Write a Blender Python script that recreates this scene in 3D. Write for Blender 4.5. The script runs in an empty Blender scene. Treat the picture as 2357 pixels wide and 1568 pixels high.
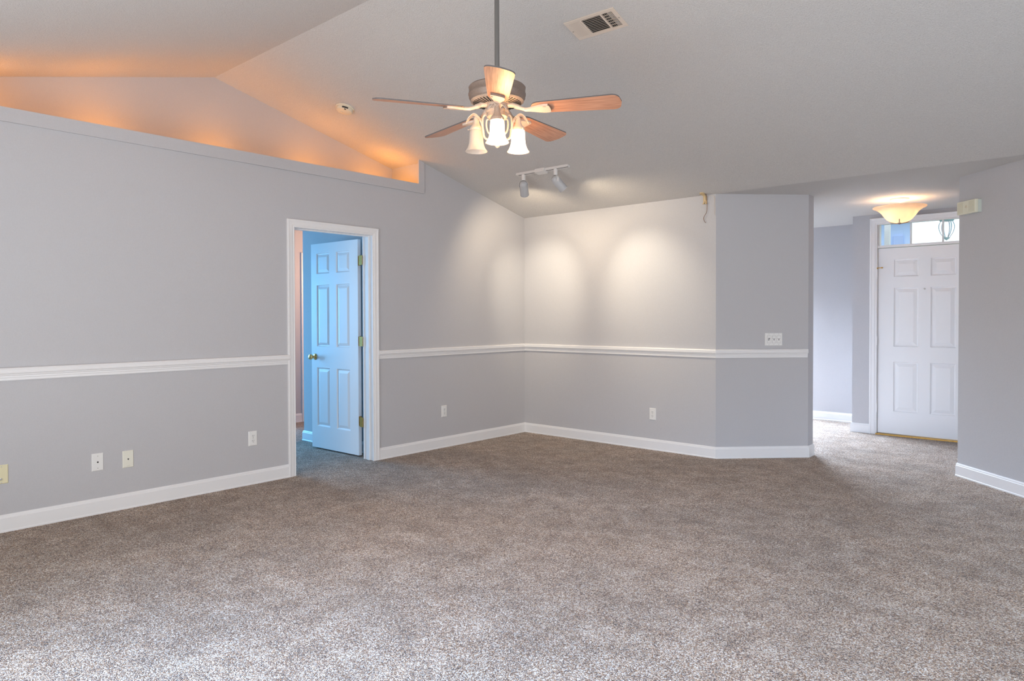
import bpy, bmesh, math, random
from mathutils import Vector, Matrix
random.seed(7)
S = bpy.context.scene
C = S.collection
PI = math.pi

# ------------------------------------------------------------------ camera
cam_d = bpy.data.cameras.new('camera'); cam = bpy.data.objects.new('camera', cam_d); C.objects.link(cam)
PSI, PIT, ROL = 0.7257, -0.0155, -0.0029
fw = Vector((-math.sin(PSI) * math.cos(PIT), math.cos(PSI) * math.cos(PIT), math.sin(PIT)))
rt = Vector((math.cos(PSI), math.sin(PSI), 0)); up = rt.cross(fw)
r2 = rt * math.cos(ROL) + up * math.sin(ROL); u2 = up * math.cos(ROL) - rt * math.sin(ROL)
cam.matrix_world = Matrix(((r2.x, u2.x, -fw.x, 0), (r2.y, u2.y, -fw.y, 0), (r2.z, u2.z, -fw.z, 1.31), (0, 0, 0, 1)))
cam_d.sensor_width = 36; cam_d.lens = 36 * 1598.18 / 2357; cam_d.shift_y = -28.81 / 2357
cam_d.clip_start = 0.02
S.camera = cam

# ------------------------------------------------------------------ view, world, daylight
S.view_settings.view_transform = 'Standard'; S.view_settings.look = 'None'
S.view_settings.gamma = 1; S.view_settings.use_curve_mapping = False
S.view_settings.exposure = 0.15
S.cycles.max_bounces = 10; S.cycles.diffuse_bounces = 6; S.cycles.transparent_max_bounces = 12
S.cycles.sample_clamp_indirect = 12; S.cycles.caustics_reflective = False; S.cycles.caustics_refractive = False
W = bpy.data.worlds.new('world'); S.world = W; W.use_nodes = True
bg = W.node_tree.nodes['Background']; bg.inputs[0].default_value = (0.88, 0.95, 1.0, 1); bg.inputs[1].default_value = 1.7

def area(name, loc, direction, sx, sy, watts, col, spread=180):
    d = bpy.data.lights.new(name, 'AREA'); d.shape = 'RECTANGLE'; d.size = sx; d.size_y = sy
    d.energy = watts; d.color = col; d.spread = math.radians(spread)
    o = bpy.data.objects.new(name, d); C.objects.link(o); o.location = loc
    o.rotation_euler = Vector(direction).to_track_quat('-Z', 'Z').to_euler()
    return o
# name, position, facing, width, height, watts, colour: daylight at unseen windows, with added patio and side fill lamps
DAYLIGHT = [
    ('patio_fill_up', (-1.9, -0.86, 1.00), (0, 1, 0.75), 3.6, 2.0, 116, (1.0, 0.945, 0.90)),  # added upward fill at the patio door, brightens the ceiling
    ('patio_fill_down', (-1.0, -0.80, 1.10), (0, 1, -1.15), 3.6, 2.0, 172, (0.38, 0.62, 1.0), 95),  # added steep beam at the patio door, brightens the near carpet
    ('side_fill', (2.16, 2.6, 1.40), (-1, 0, -0.45), 2.2, 1.5, 78, (0.90, 0.935, 1.0)),  # added side fill, brightens the room from out of view
    ('front_window', (-4.2, 9.40, 1.40), (0.60, -1, -1.5), 1.7, 1.5, 370, (0.655, 0.795, 1.0), 115),
    ('bedroom_window', (-9.25, 2.7, 1.30), (1, 0, -0.55), 1.7, 1.7, 190, (0.13, 0.53, 1.0)),
]
for n_, *a_ in DAYLIGHT: area('daylight_' + n_, *a_)
def point(name, loc, watts, col, r=0.03):
    d = bpy.data.lights.new(name, 'POINT'); d.energy = watts; d.color = col; d.shadow_soft_size = r
    o = bpy.data.objects.new(name, d); C.objects.link(o); o.location = loc
    return o

# ------------------------------------------------------------------ room dimensions
XL, YB, ZC = -5.155, 6.026, 2.437
YP, ZP = 2.667, 3.285                     # ridge
M = (ZP - ZC) / (YB - YP)
YR = 2 * YP - YB                          # rear eave
XN = -5.623
XE, XE2, YE2 = -2.838, -2.219, 6.645
XB = -5.285                               # back face of the left wall
def ceil_z(y): return ZP - M * abs(y - YP) if y < YB else ZC

# ------------------------------------------------------------------ materials
def mat(name, col=(0.8, 0.8, 0.8), rough=0.6, metal=0.0, spec=0.5):
    m = bpy.data.materials.new(name); m.use_nodes = True
    b = m.node_tree.nodes['Principled BSDF']
    b.inputs['Base Color'].default_value = (*col, 1); b.inputs['Roughness'].default_value = rough
    b.inputs['Metallic'].default_value = metal; b.inputs['Specular IOR Level'].default_value = spec
    return m
def nd(m, t, **k):
    n = m.node_tree.nodes.new(t)
    for a, v in k.items(): setattr(n, a, v)
    return n
def lk(m, a, b): m.node_tree.links.new(a, b)
def noise_bump(m, scale, strength, dist=0.002, detail=2, rough=0.5, colvar=0.0):
    g = nd(m, 'ShaderNodeNewGeometry'); n = nd(m, 'ShaderNodeTexNoise')
    n.inputs['Scale'].default_value = scale; n.inputs['Detail'].default_value = detail; n.inputs['Roughness'].default_value = rough
    lk(m, g.outputs['Position'], n.inputs['Vector'])
    b = nd(m, 'ShaderNodeBump'); b.inputs['Strength'].default_value = strength; b.inputs['Distance'].default_value = dist
    lk(m, n.outputs['Fac'], b.inputs['Height'])
    p = m.node_tree.nodes['Principled BSDF']; lk(m, b.outputs['Normal'], p.inputs['Normal'])
    if colvar:
        c = p.inputs['Base Color'].default_value[:3]
        r = nd(m, 'ShaderNodeValToRGB'); r.color_ramp.elements[0].position = 0.3; r.color_ramp.elements[1].position = 0.7
        r.color_ramp.elements[0].color = (*[x * (1 - colvar) for x in c], 1); r.color_ramp.elements[1].color = (*[min(1, x * (1 + colvar)) for x in c], 1)
        lk(m, n.outputs['Fac'], r.inputs['Fac']); lk(m, r.outputs['Color'], p.inputs['Base Color'])
    return m
WALL = noise_bump(mat('wall_paint_grey', (0.52, 0.512, 0.526), 0.75, spec=0.25), 250, 0.55, 0.002, 3, 0.65, 0.05)
CEIL = noise_bump(mat('popcorn_ceiling', (0.70, 0.68, 0.66), 0.9, spec=0.1), 135, 0.95, 0.009, 4, 0.7, 0.09)
TRIM = mat('trim_white', (0.80, 0.79, 0.79), 0.38)
DOORW = noise_bump(mat('door_white', (0.80, 0.80, 0.81), 0.42), 60, 0.03, 0.001)
PLATE = mat('plate_white', (0.80, 0.79, 0.77), 0.35)
ALMOND = mat('plate_almond', (0.74, 0.68, 0.45), 0.4)
IVORY = mat('plate_ivory', (0.78, 0.76, 0.66), 0.4)
DARK = mat('dark_slot', (0.03, 0.03, 0.03), 0.6)
SCREW = mat('screw_metal', (0.55, 0.53, 0.5), 0.35, 0.8)
BRASS = mat('brass', (0.80, 0.52, 0.20), 0.25, 1.0)
BRASSD = noise_bump(mat('aged_brass', (0.60, 0.35, 0.09), 0.34, 0.8), 90, 0.05, 0.001, 2, 0.5, 0.12)
PEWTER = noise_bump(mat('antique_pewter', (0.25, 0.185, 0.15), 0.5, 0.2), 160, 0.06, 0.001, 3, 0.6, 0.14)
CREAM = noise_bump(mat('antique_cream_iron', (0.68, 0.56, 0.47), 0.5, 0.1), 160, 0.08, 0.001, 3, 0.6, 0.08)
TAUPE = noise_bump(mat('antique_taupe', (0.47, 0.36, 0.28), 0.5, 0.1), 160, 0.06, 0.001, 3, 0.6, 0.12)
RODM = mat('rod_grey', (0.22, 0.21, 0.20), 0.4, 0.6)
BLADETOP = mat('blade_dark', (0.12, 0.11, 0.11), 0.5)
TRACKW = mat('track_white', (0.72, 0.70, 0.68), 0.4)
CANGREY = mat('track_can_grey', (0.50, 0.50, 0.51), 0.45)
YELLOWED = mat('yellowed_plastic', (0.62, 0.46, 0.25), 0.5)
DETECT = mat('detector_ivory', (0.72, 0.64, 0.50), 0.5)
CHIMEF = mat('chime_cream', (0.74, 0.72, 0.58), 0.5)
CHIMEB = mat('chime_body', (0.58, 0.62, 0.56), 0.5)
VENTM = mat('vent_paint', (0.66, 0.57, 0.49), 0.45)
BROWNW = mat('brown_wire', (0.22, 0.11, 0.06), 0.6)

def carpet_mat():
    m = mat('carpet', (0.4, 0.3, 0.2), 0.95, spec=0.05)
    p = m.node_tree.nodes['Principled BSDF']
    g = nd(m, 'ShaderNodeNewGeometry')
    v = nd(m, 'ShaderNodeTexVoronoi'); v.inputs['Scale'].default_value = 250; v.inputs['Randomness'].default_value = 1
    n1 = nd(m, 'ShaderNodeTexNoise'); n1.inputs['Scale'].default_value = 60; n1.inputs['Detail'].default_value = 3
    lk(m, g.outputs['Position'], n1.inputs['Vector'])
    mx = nd(m, 'ShaderNodeMix', data_type='VECTOR'); mx.inputs[0].default_value = 0.012
    lk(m, g.outputs['Position'], mx.inputs[4]); lk(m, n1.outputs['Color'], mx.inputs[5])
    lk(m, mx.outputs[1], v.inputs['Vector'])
    sep = nd(m, 'ShaderNodeSeparateColor'); lk(m, v.outputs['Color'], sep.inputs[0])
    r = nd(m, 'ShaderNodeValToRGB'); cr = r.color_ramp
    cr.elements[0].position = 0.0; cr.elements[0].color = (0.05, 0.026, 0.018, 1)
    cr.elements[1].position = 1.0; cr.elements[1].color = (0.96, 0.89, 0.82, 1)
    for pos, col in ((0.22, (0.16, 0.072, 0.034)), (0.45, (0.375, 0.197, 0.088)), (0.66, (0.625, 0.445, 0.295))):
        e = cr.elements.new(pos); e.color = (*col, 1)
    
    # vacuum-brushed pile: broad, soft variation
    n2 = nd(m, 'ShaderNodeTexNoise'); n2.inputs['Scale'].default_value = 1.7; n2.inputs['Detail'].default_value = 6; n2.inputs['Roughness'].default_value = 0.62
    mp = nd(m, 'ShaderNodeMapping'); mp.inputs['Rotation'].default_value = (0, 0, 0.6); mp.inputs['Scale'].default_value = (0.9, 1.25, 1)
    lk(m, g.outputs['Position'], mp.inputs['Vector']); lk(m, mp.outputs['Vector'], n2.inputs['Vector'])
    mr = nd(m, 'ShaderNodeMapRange'); mr.inputs[1].default_value = 0.3; mr.inputs[2].default_value = 0.7; mr.inputs[3].default_value = 0.78; mr.inputs[4].default_value = 1.2
    lk(m, n2.outputs['Fac'], mr.inputs[0])
    # the same pile lay decides how many pale or brown yarn tips show
    n3 = nd(m, 'ShaderNodeTexNoise'); n3.inputs['Scale'].default_value = 6.5; n3.inputs['Detail'].default_value = 5; n3.inputs['Roughness'].default_value = 0.65
    lk(m, g.outputs['Position'], n3.inputs['Vector'])
    ml = nd(m, 'ShaderNodeMath', operation='MULTIPLY_ADD'); ml.inputs[1].default_value = 0.75; ml.inputs[2].default_value = -0.36
    ad = nd(m, 'ShaderNodeMath', operation='ADD', use_clamp=True)
    lk(m, n3.outputs['Fac'], ml.inputs[0]); lk(m, ml.outputs[0], ad.inputs[0]); lk(m, sep.outputs[0], ad.inputs[1]); lk(m, ad.outputs[0], r.inputs['Fac'])
    hs = nd(m, 'ShaderNodeHueSaturation'); lk(m, r.outputs['Color'], hs.inputs['Color']); lk(m, mr.outputs[0], hs.inputs['Value'])
    lk(m, hs.outputs['Color'], p.inputs['Base Color'])
    b = nd(m, 'ShaderNodeBump'); b.inputs['Strength'].default_value = 1.0; b.inputs['Distance'].default_value = 0.009; b.invert = True
    lk(m, v.outputs['Distance'], b.inputs['Height']); lk(m, b.outputs['Normal'], p.inputs['Normal'])
    p.inputs['Sheen Weight'].default_value = 0.5; p.inputs['Sheen Roughness'].default_value = 0.5
    return m
CARPET = carpet_mat()

def oak_mat():
    m = mat('blade_oak', (0.5, 0.25, 0.1), 0.42)
    p = m.node_tree.nodes['Principled BSDF']; t = nd(m, 'ShaderNodeTexCoord')
    mp = nd(m, 'ShaderNodeMapping'); mp.inputs['Scale'].default_value = (3.2, 62, 30); lk(m, t.outputs['Object'], mp.inputs['Vector'])
    n = nd(m, 'ShaderNodeTexNoise'); n.inputs['Scale'].default_value = 2.2; n.inputs['Detail'].default_value = 6; n.inputs['Distortion'].default_value = 0.6
    lk(m, mp.outputs['Vector'], n.inputs['Vector'])
    r = nd(m, 'ShaderNodeValToRGB'); r.color_ramp.elements[0].position = 0.34; r.color_ramp.elements[0].color = (0.43, 0.20, 0.12, 1)
    r.color_ramp.elements[1].position = 0.68; r.color_ramp.elements[1].color = (0.64, 0.345, 0.225, 1)
    lk(m, n.outputs['Fac'], r.inputs['Fac']); lk(m, r.outputs['Color'], p.inputs['Base Color'])
    return m
OAK = oak_mat()

def glass_shade(name, col, trans):
    """frosted alabaster glass: scatters light through, lets part of it pass"""
    m = bpy.data.materials.new(name); m.use_nodes = True; nt = m.node_tree; nt.nodes.clear()
    out = nd(m, 'ShaderNodeOutputMaterial')
    g = nd(m, 'ShaderNodeNewGeometry'); n = nd(m, 'ShaderNodeTexNoise'); n.inputs['Scale'].default_value = 14; n.inputs['Detail'].default_value = 3; n.inputs['Distortion'].default_value = 1.2
    lk(m, g.outputs['Position'], n.inputs['Vector'])
    r = nd(m, 'ShaderNodeValToRGB'); r.color_ramp.elements[0].color = (*[c * 0.82 for c in col], 1); r.color_ramp.elements[1].color = (*col, 1)
    lk(m, n.outputs['Fac'], r.inputs['Fac'])
    tl = nd(m, 'ShaderNodeBsdfTranslucent'); lk(m, r.outputs['Color'], tl.inputs['Color'])
    df = nd(m, 'ShaderNodeBsdfDiffuse'); lk(m, r.outputs['Color'], df.inputs['Color'])
    m1 = nd(m, 'ShaderNodeMixShader'); m1.inputs[0].default_value = 0.5; lk(m, tl.outputs[0], m1.inputs[1]); lk(m, df.outputs[0], m1.inputs[2])
    tr = nd(m, 'ShaderNodeBsdfTransparent'); tr.inputs[0].default_value = (*[min(1, c * 1.05) for c in col], 1)
    m2 = nd(m, 'ShaderNodeMixShader'); m2.inputs[0].default_value = trans; lk(m, m1.outputs[0], m2.inputs[1]); lk(m, tr.outputs[0], m2.inputs[2])
    gl = nd(m, 'ShaderNodeBsdfGlossy'); gl.inputs['Roughness'].default_value = 0.15
    m3 = nd(m, 'ShaderNodeMixShader'); m3.inputs[0].default_value = 0.04; lk(m, m2.outputs[0], m3.inputs[1]); lk(m, gl.outputs[0], m3.inputs[2])
    lk(m, m3.outputs[0], out.inputs[0])
    return m
SHADE = glass_shade('alabaster_shade', (0.95, 0.92, 0.88), 0.38)
BOWL = glass_shade('alabaster_bowl', (0.93, 0.82, 0.68), 0.04)
def emit(name, col, strength):
    m = bpy.data.materials.new(name); m.use_nodes = True; nt = m.node_tree; nt.nodes.clear()
    e = nd(m, 'ShaderNodeEmission'); e.inputs[0].default_value = (*col, 1); e.inputs[1].default_value = strength
    o = nd(m, 'ShaderNodeOutputMaterial'); lk(m, e.outputs[0], o.inputs[0]); return m
BULB_ON = emit('bulb_lit', (1.0, 0.61, 0.29), 730)
BULB_FOYER = emit('bulb_foyer_lit', (1.0, 0.70, 0.48), 84)
BULB_SPOT = emit('spot_lamp_face', (1.0, 0.82, 0.6), 6)
BULB_OFF = mat('bulb_off', (0.85, 0.83, 0.8), 0.3)
def pane_mat():
    m = bpy.data.materials.new('window_glass'); m.use_nodes = True; nt = m.node_tree; nt.nodes.clear()
    o = nd(m, 'ShaderNodeOutputMaterial'); t = nd(m, 'ShaderNodeBsdfTransparent'); t.inputs[0].default_value = (0.95, 0.98, 1, 1)
    g = nd(m, 'ShaderNodeBsdfGlossy'); g.inputs['Roughness'].default_value = 0.02
    x = nd(m, 'ShaderNodeMixShader'); x.inputs[0].default_value = 0.06
    lk(m, t.outputs[0], x.inputs[1]); lk(m, g.outputs[0], x.inputs[2]); lk(m, x.outputs[0], o.inputs[0]); return m
PANE = pane_mat()

# ------------------------------------------------------------------ mesh helpers
def obj(name, bm, mats, parent=None, smooth=False, bevel=0.0, loc=None, rot=None):
    bmesh.ops.recalc_face_normals(bm, faces=bm.faces[:])
    me = bpy.data.meshes.new(name); bm.to_mesh(me); bm.free()
    for m in (mats if isinstance(mats, (list, tuple)) else [mats]): me.materials.append(m)
    o = bpy.data.objects.new(name, me); C.objects.link(o)
    if parent: o.parent = parent
    if loc: o.location = loc
    if rot: o.rotation_euler = rot
    if smooth:
        for p in me.polygons: p.use_smooth = True
        try: me.set_sharp_from_angle(angle=math.radians(40))
        except Exception: pass
    if bevel:
        b = o.modifiers.new('bevel', 'BEVEL'); b.width = bevel; b.segments = 2; b.limit_method = 'ANGLE'
    return o
def tag(o, label, cat, group=None):
    o['label'] = label; o['category'] = cat
    if group: o['group'] = group
    return o
def thing(name, label, cat, loc=(0, 0, 0), rot=(0, 0, 0), group=None):
    o = bpy.data.objects.new(name, None); C.objects.link(o); o.empty_display_size = 0.05
    o.location = loc; o.rotation_euler = rot
    return tag(o, label, cat, group)
def struct(name, bm, m, label=None, cat=None, **k):
    o = obj(name, bm, m, **k); o['kind'] = 'structure'
    if label: o['label'] = label; o['category'] = cat
    return o
def B(): return bmesh.new()
def box(bm, x0, x1, y0, y1, z0, z1, mi=0, mx=None):
    vs = [bm.verts.new((x, y, z)) for z in (z0, z1) for y in (y0, y1) for x in (x0, x1)]
    if mx:
        for v in vs: v.co = mx @ v.co
    fs = [(0, 2, 3, 1), (4, 5, 7, 6), (0, 1, 5, 4), (2, 6, 7, 3), (0, 4, 6, 2), (1, 3, 7, 5)]
    for f in fs:
        F = bm.faces.new([vs[i] for i in f]); F.material_index = mi
    return vs
def prism(bm, pts, vec, mi=0, mi_cap0=None):
    """closed polygon pts (3D) extruded along vec"""
    a = [bm.verts.new(p) for p in pts]; b = [bm.verts.new(Vector(p) + Vector(vec)) for p in pts]
    n = len(pts)
    f = bm.faces.new(a); f.material_index = mi if mi_cap0 is None else mi_cap0
    f = bm.faces.new(b[::-1]); f.material_index = mi
    for i in range(n):
        f = bm.faces.new((a[i], b[i], b[(i + 1) % n], a[(i + 1) % n])); f.material_index = mi
def plan_prism(bm, pts, z0, z1): prism(bm, [(x, y, z0) for x, y in pts], (0, 0, z1 - z0))
def lathe(bm, prof, seg=32, center=(0, 0, 0), mi=0, close=False, mx=None):
    rings = []
    for r, z in prof:
        if r < 1e-6: rings.append([bm.verts.new((0, 0, z))])
        else: rings.append([bm.verts.new((r * math.cos(2 * PI * i / seg), r * math.sin(2 * PI * i / seg), z)) for i in range(seg)])
    allv = [v for R in rings for v in R]
    pairs = list(zip(rings, rings[1:])) + ([(rings[-1], rings[0])] if close else [])
    for a, b in pairs:
        for i in range(seg):
            j = (i + 1) % seg
            if len(a) == 1 and len(b) == 1: continue
            if len(a) == 1: f = (a[0], b[i], b[j])
            elif len(b) == 1: f = (a[i], b[0], a[j])
            else: f = (a[i], b[i], b[j], a[j])
            F = bm.faces.new(f); F.material_index = mi
    T = Matrix.Translation(center) @ (mx or Matrix.Identity(4))
    for v in allv: v.co = T @ v.co
def tube(bm, pts, rad, seg=10, mi=0, cap=True):
    pts = [Vector(p) for p in pts]; n = len(pts)
    rads = rad if isinstance(rad, (list, tuple)) else [rad] * n
    rings = []; prev = None
    for i, p in enumerate(pts):
        t = (pts[min(i + 1, n - 1)] - pts[max(i - 1, 0)]).normalized()
        if prev is None:
            a = Vector((0, 0, 1)) if abs(t.z) < 0.9 else Vector((1, 0, 0)); u = t.cross(a).normalized()
        else: u = (prev - t * prev.dot(t)).normalized()
        prev = u; w = t.cross(u)
        rings.append([bm.verts.new(p + (u * math.cos(2 * PI * k / seg) + w * math.sin(2 * PI * k / seg)) * rads[i]) for k in range(seg)])
    for a, b in zip(rings, rings[1:]):
        for k in range(seg):
            F = bm.faces.new((a[k], b[k], b[(k + 1) % seg], a[(k + 1) % seg])); F.material_index = mi
    if cap:
        for R in (rings[0], rings[-1]):
            try: F = bm.faces.new(R); F.material_index = mi
            except ValueError: pass
def spline(pts, n=6):
    """Catmull-Rom through pts"""
    P = [Vector(p) for p in pts]; P = [P[0] * 2 - P[1]] + P + [P[-1] * 2 - P[-2]]; out = []
    for i in range(1, len(P) - 2):
        for k in range(n):
            t = k / n; a, b, c, d = P[i - 1:i + 3]
            out.append(0.5 * ((2 * b) + (c - a) * t + (2 * a - 5 * b + 4 * c - d) * t * t + (3 * b - a - 3 * c + d) * t ** 3))
    return out + [P[-2]]
def offset_path(pts, d):
    """offset an open plan polyline to its left by d with mitred corners"""
    P = [Vector(p) for p in pts]; out = []
    nrm = [Vector((-(b - a).y, (b - a).x)).normalized() for a, b in zip(P, P[1:])]
    for i, p in enumerate(P):
        if i == 0: out.append(p + nrm[0] * d)
        elif i == len(P) - 1: out.append(p + nrm[-1] * d)
        else:
            m = (nrm[i - 1] + nrm[i]).normalized(); out.append(p + m * (d / m.dot(nrm[i])))
    return out
def run_profile(bm, pts, prof):
    """sweep a profile [(out, z)...] (closed against the wall) along a plan polyline, room on its left"""
    cols = [offset_path(pts, d) for d, z in prof]
    V = [[bm.verts.new((q.x, q.y, z)) for q in c] for c, (d, z) in zip(cols, prof)]
    n = len(prof)
    for k in range(n):
        a, b = V[k], V[(k + 1) % n]
        for i in range(len(pts) - 1): bm.faces.new((a[i], a[i + 1], b[i + 1], b[i]))
    bm.faces.new([v[0] for v in V]); bm.faces.new([v[-1] for v in V][::-1])
def casing(bm, to3, a0, a1, zt, prof, z0=0.0, bottom=False):
    """U-shaped casing round an opening a0..a1, top zt; prof [(away_from_opening, out)]; to3(a, z, out)"""
    V = []
    for u, v in prof:
        pl = [(a0 - u, z0), (a0 - u, zt + u), (a1 + u, zt + u), (a1 + u, z0)]
        V.append([bm.verts.new(to3(a, z, v)) for a, z in pl])
    n = len(prof)
    for k in range(n):
        p, q = V[k], V[(k + 1) % n]
        for i in range(3): bm.faces.new((p[i], p[i + 1], q[i + 1], q[i]))
    bm.faces.new([v[0] for v in V]); bm.faces.new([v[-1] for v in V][::-1])

# ================================================================== SHELL
# floor
bm = B(); box(bm, -9.3, 2.15, -0.85, 9.32, -0.12, 0.0)
struct('floor', bm, CARPET)

# ceiling: sloped on both sides of the ridge, flat over the foyer
bm = B()
prof = [(-0.83, ceil_z(-0.83)), (YP, ZP), (YB, ZC), (9.32, ZC), (9.32, ZC + 0.12), (YB + 0.05, ZC + 0.12), (YP, ZP + 0.14), (-0.83, ceil_z(-0.83) + 0.14)]
prism(bm, [(-5.76, y, z) for y, z in prof], (5.76 + 2.15, 0, 0))
struct('ceiling', bm, CEIL)

# left wall with the doorway and the uplit niche opening
DY0, DY1, DZ = 3.075, 3.915, 2.078          # rough opening of the doorway
NY0, NY1, NZ = 0.832, 4.502, 2.56           # niche opening
bm = B()
def lw(pts): prism(bm, [(XB, y, z) for y, z in pts], (XL - XB, 0, 0))
lw([(-0.83, 0), (NY0, 0), (NY0, ceil_z(NY0)), (-0.83, ceil_z(-0.83))])
lw([(NY0, 0), (DY0, 0), (DY0, NZ), (NY0, NZ)])
lw([(DY0, DZ), (DY1, DZ), (DY1, NZ), (DY0, NZ)])
lw([(DY1, 0), (NY1, 0), (NY1, NZ), (DY1, NZ)])
lw([(NY1, 0), (6.1, 0), (6.1, ZC), (YB, ZC), (NY1, ceil_z(NY1))])
struct('wall_left', bm, WALL)
# niche behind it
bm = B()
def nw(pts, x0, x1): prism(bm, [(x0, y, z) for y, z in pts], (x1 - x0, 0, 0))
gable = [(NY0, NZ), (NY1, NZ), (NY1, ceil_z(NY1)), (YP, ZP), (NY0, ceil_z(NY0))]
nw(gable, XN - 0.1, XN)
box(bm, XN - 0.1, XB, NY0 - 0.1, NY1 + 0.1, NZ - 0.08, NZ)
nw([(NY1, NZ), (NY1 + 0.1, NZ), (NY1 + 0.1, ceil_z(NY1 + 0.1)), (NY1, ceil_z(NY1))], XN - 0.1, XB)
nw([(NY0 - 0.1, NZ), (NY0, NZ), (NY0, ceil_z(NY0)), (NY0 - 0.1, ceil_z(NY0 - 0.1))], XN - 0.1, XB)
struct('wall_niche', bm, WALL)
# flat painted frame round the niche opening
bm = B(); TZ0, TZ1 = 2.517, 2.6045; TY0, TY1 = 4.444, 4.516
box(bm, XL, XL + 0.014, 2 * YP - TY1, TY1, TZ0, TZ1)
prism(bm, [(XL, TY0, TZ1), (XL, TY1, TZ1), (XL, TY1, ceil_z(TY1)), (XL, TY0, ceil_z(TY0))], (0.014, 0, 0))
a0, a1 = 2 * YP - TY1, 2 * YP - TY0
prism(bm, [(XL, a0, TZ1), (XL, a1, TZ1), (XL, a1, ceil_z(a1)), (XL, a0, ceil_z(a0))], (0.014, 0, 0))
struct('trim_1', bm, WALL)

# back wall, the angled wall beside the foyer and the block behind them
bm = B(); plan_prism(bm, [(XB, YB), (XE, YB), (XE, 6.161), (XB, 6.161)], 0, ZC); struct('wall_back', bm, WALL)
bm = B(); plan_prism(bm, [(XE, YB), (XE2, YE2), (XE2, 6.780), (XB, 6.780), (XB, 6.161), (XE, 6.161)], 0, ZC)
struct('wall_angled', bm, WALL)
# right angled wall with the foyer side behind it
XRC, YRC = -1.035, 6.661
bm = B(); plan_prism(bm, [(XRC, YRC), (-0.40, YB), (2.02, YB), (2.02, 6.16), (-0.34, 6.16), (XRC + 0.13, 6.71), (XRC + 0.13, 8.45), (XRC, 8.45)], 0, ZC)
struct('wall_right', bm, WALL)
# side wall far right (behind the view) with an added window opening for the fill lamp
bm = B()
def sw(y0, y1, z0, z1): box(bm, 2.02, 2.15, y0, y1, z0, z1)
WY0, WY1, WZ0, WZ1 = 1.5, 3.7, 0.6, 2.1
def sp(pts): prism(bm, [(2.02, y, z) for y, z in pts], (0.13, 0, 0))
sp([(-0.83, 0), (WY0, 0), (WY0, ceil_z(WY0)), (-0.83, ceil_z(-0.83))])
sp([(WY0, 0), (WY1, 0), (WY1, WZ0), (WY0, WZ0)])
sp([(WY0, WZ1), (WY1, WZ1), (WY1, ceil_z(WY1)), (YP, ZP), (WY0, ceil_z(WY0))])
sp([(WY1, 0), (6.16, 0), (6.16, ZC), (YB, ZC), (WY1, ceil_z(WY1))])
struct('wall_side', bm, WALL)
# rear wall with the patio door opening
PX0, PX1, PZ = -3.75, -0.05, 2.08
zr = ceil_z(-0.692)
bm = B(); box(bm, XB, PX0, -0.83, -0.692, 0, zr); box(bm, PX1, 2.15, -0.83, -0.692, 0, zr); box(bm, PX0, PX1, -0.83, -0.692, PZ, zr)
struct('wall_rear', bm, WALL)
# foyer: end wall with the front window, door wall, side wall
YF, YH, XF = 8.45, 9.173, -2.337
bm = B(); FX0, FX1, FZ0, FZ1 = -5.0, -3.4, 0.6, 2.1
box(bm, XB, FX0, YH, YH + 0.13, 0, ZC); box(bm, FX1, XF + 0.075, YH, YH + 0.13, 0, ZC)
box(bm, FX0, FX1, YH, YH + 0.13, 0, FZ0); box(bm, FX0, FX1, YH, YH + 0.13, FZ1, ZC)
struct('wall_front', bm, WALL)
bm = B(); DX0, DX1 = -2.088, -1.167; TRZ = 2.338
box(bm, XF, DX0, YF, YF + 0.14, 0, ZC); box(bm, DX1, XRC + 0.13, YF, YF + 0.14, 0, ZC); box(bm, DX0, DX1, YF, YF + 0.14, TRZ, ZC)
box(bm, XF, XF + 0.075, YF + 0.14, YH, 0, ZC)
struct('wall_foyer', bm, WALL)
bm = B(); box(bm, XB - 0.12, XB, 6.1, 9.3, 0, ZC); struct('wall_side_room', bm, WALL)
# bedroom beyond the doorway
bm = B()
plan_prism(bm, [(XB, 4.066), (-6.585, 4.066), (-6.585, 6.1), (-6.46, 6.1), (-6.46, 4.19), (XB, 4.19)], 0, ZC)
struct('wall_bedroom', bm, WALL)
bm = B(); plan_prism(bm, [(-7.796, 4.066), (-7.796, 6.2), (-6.46, 6.2), (-6.46, 6.1), (-6.46, 6.3), (-7.92, 6.3), (-7.92, 4.19), (-9.3, 4.19), (-9.3, 4.066)], 0, ZC)
struct('wall_bedroom_hall', bm, WALL)
bm = B(); box(bm, -9.12, -9.0, -0.3, 1.85, 0, ZC); box(bm, -9.12, -9.0, 3.55, 4.2, 0, ZC); box(bm, -9.12, -9.0, 1.85, 3.55, 0, 0.4); box(bm, -9.12, -9.0, 1.85, 3.55, 2.1, ZC)
box(bm, -9.12, XB, -0.42, -0.3, 0, ZC)
struct('wall_bedroom_far', bm, WALL)
bm = B(); box(bm, -9.3, XB, -0.42, 6.3, ZC, ZC + 0.05); struct('ceiling_bedroom', bm, CEIL)

# ------------------------------------------------------------------ baseboards and chair rails
BP = [(0, 0), (0.0175, 0), (0.0175, 0.009), (0.0145, 0.0135), (0.014, 0.086), (0.0105, 0.091), (0.0095, 0.098), (0.005, 0.1065), (0, 0.1065)]
RP = [(0, 0.9285), (0.010, 0.9285), (0.012, 0.934), (0.012, 0.944), (0.015, 0.949), (0.015, 0.958), (0.020, 0.962), (0.022, 0.970), (0.0285, 0.974),
      (0.030, 0.982), (0.028, 0.988), (0.029, 0.998), (0.024, 1.006), (0.016, 1.009), (0, 1.009)]
CY0, CY1 = 3.045, 3.953                    # outer edges of the doorway casing
def base(name, *paths):
    bm = B()
    for p in paths: run_profile(bm, p, BP)
    return struct(name, bm, TRIM)
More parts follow.
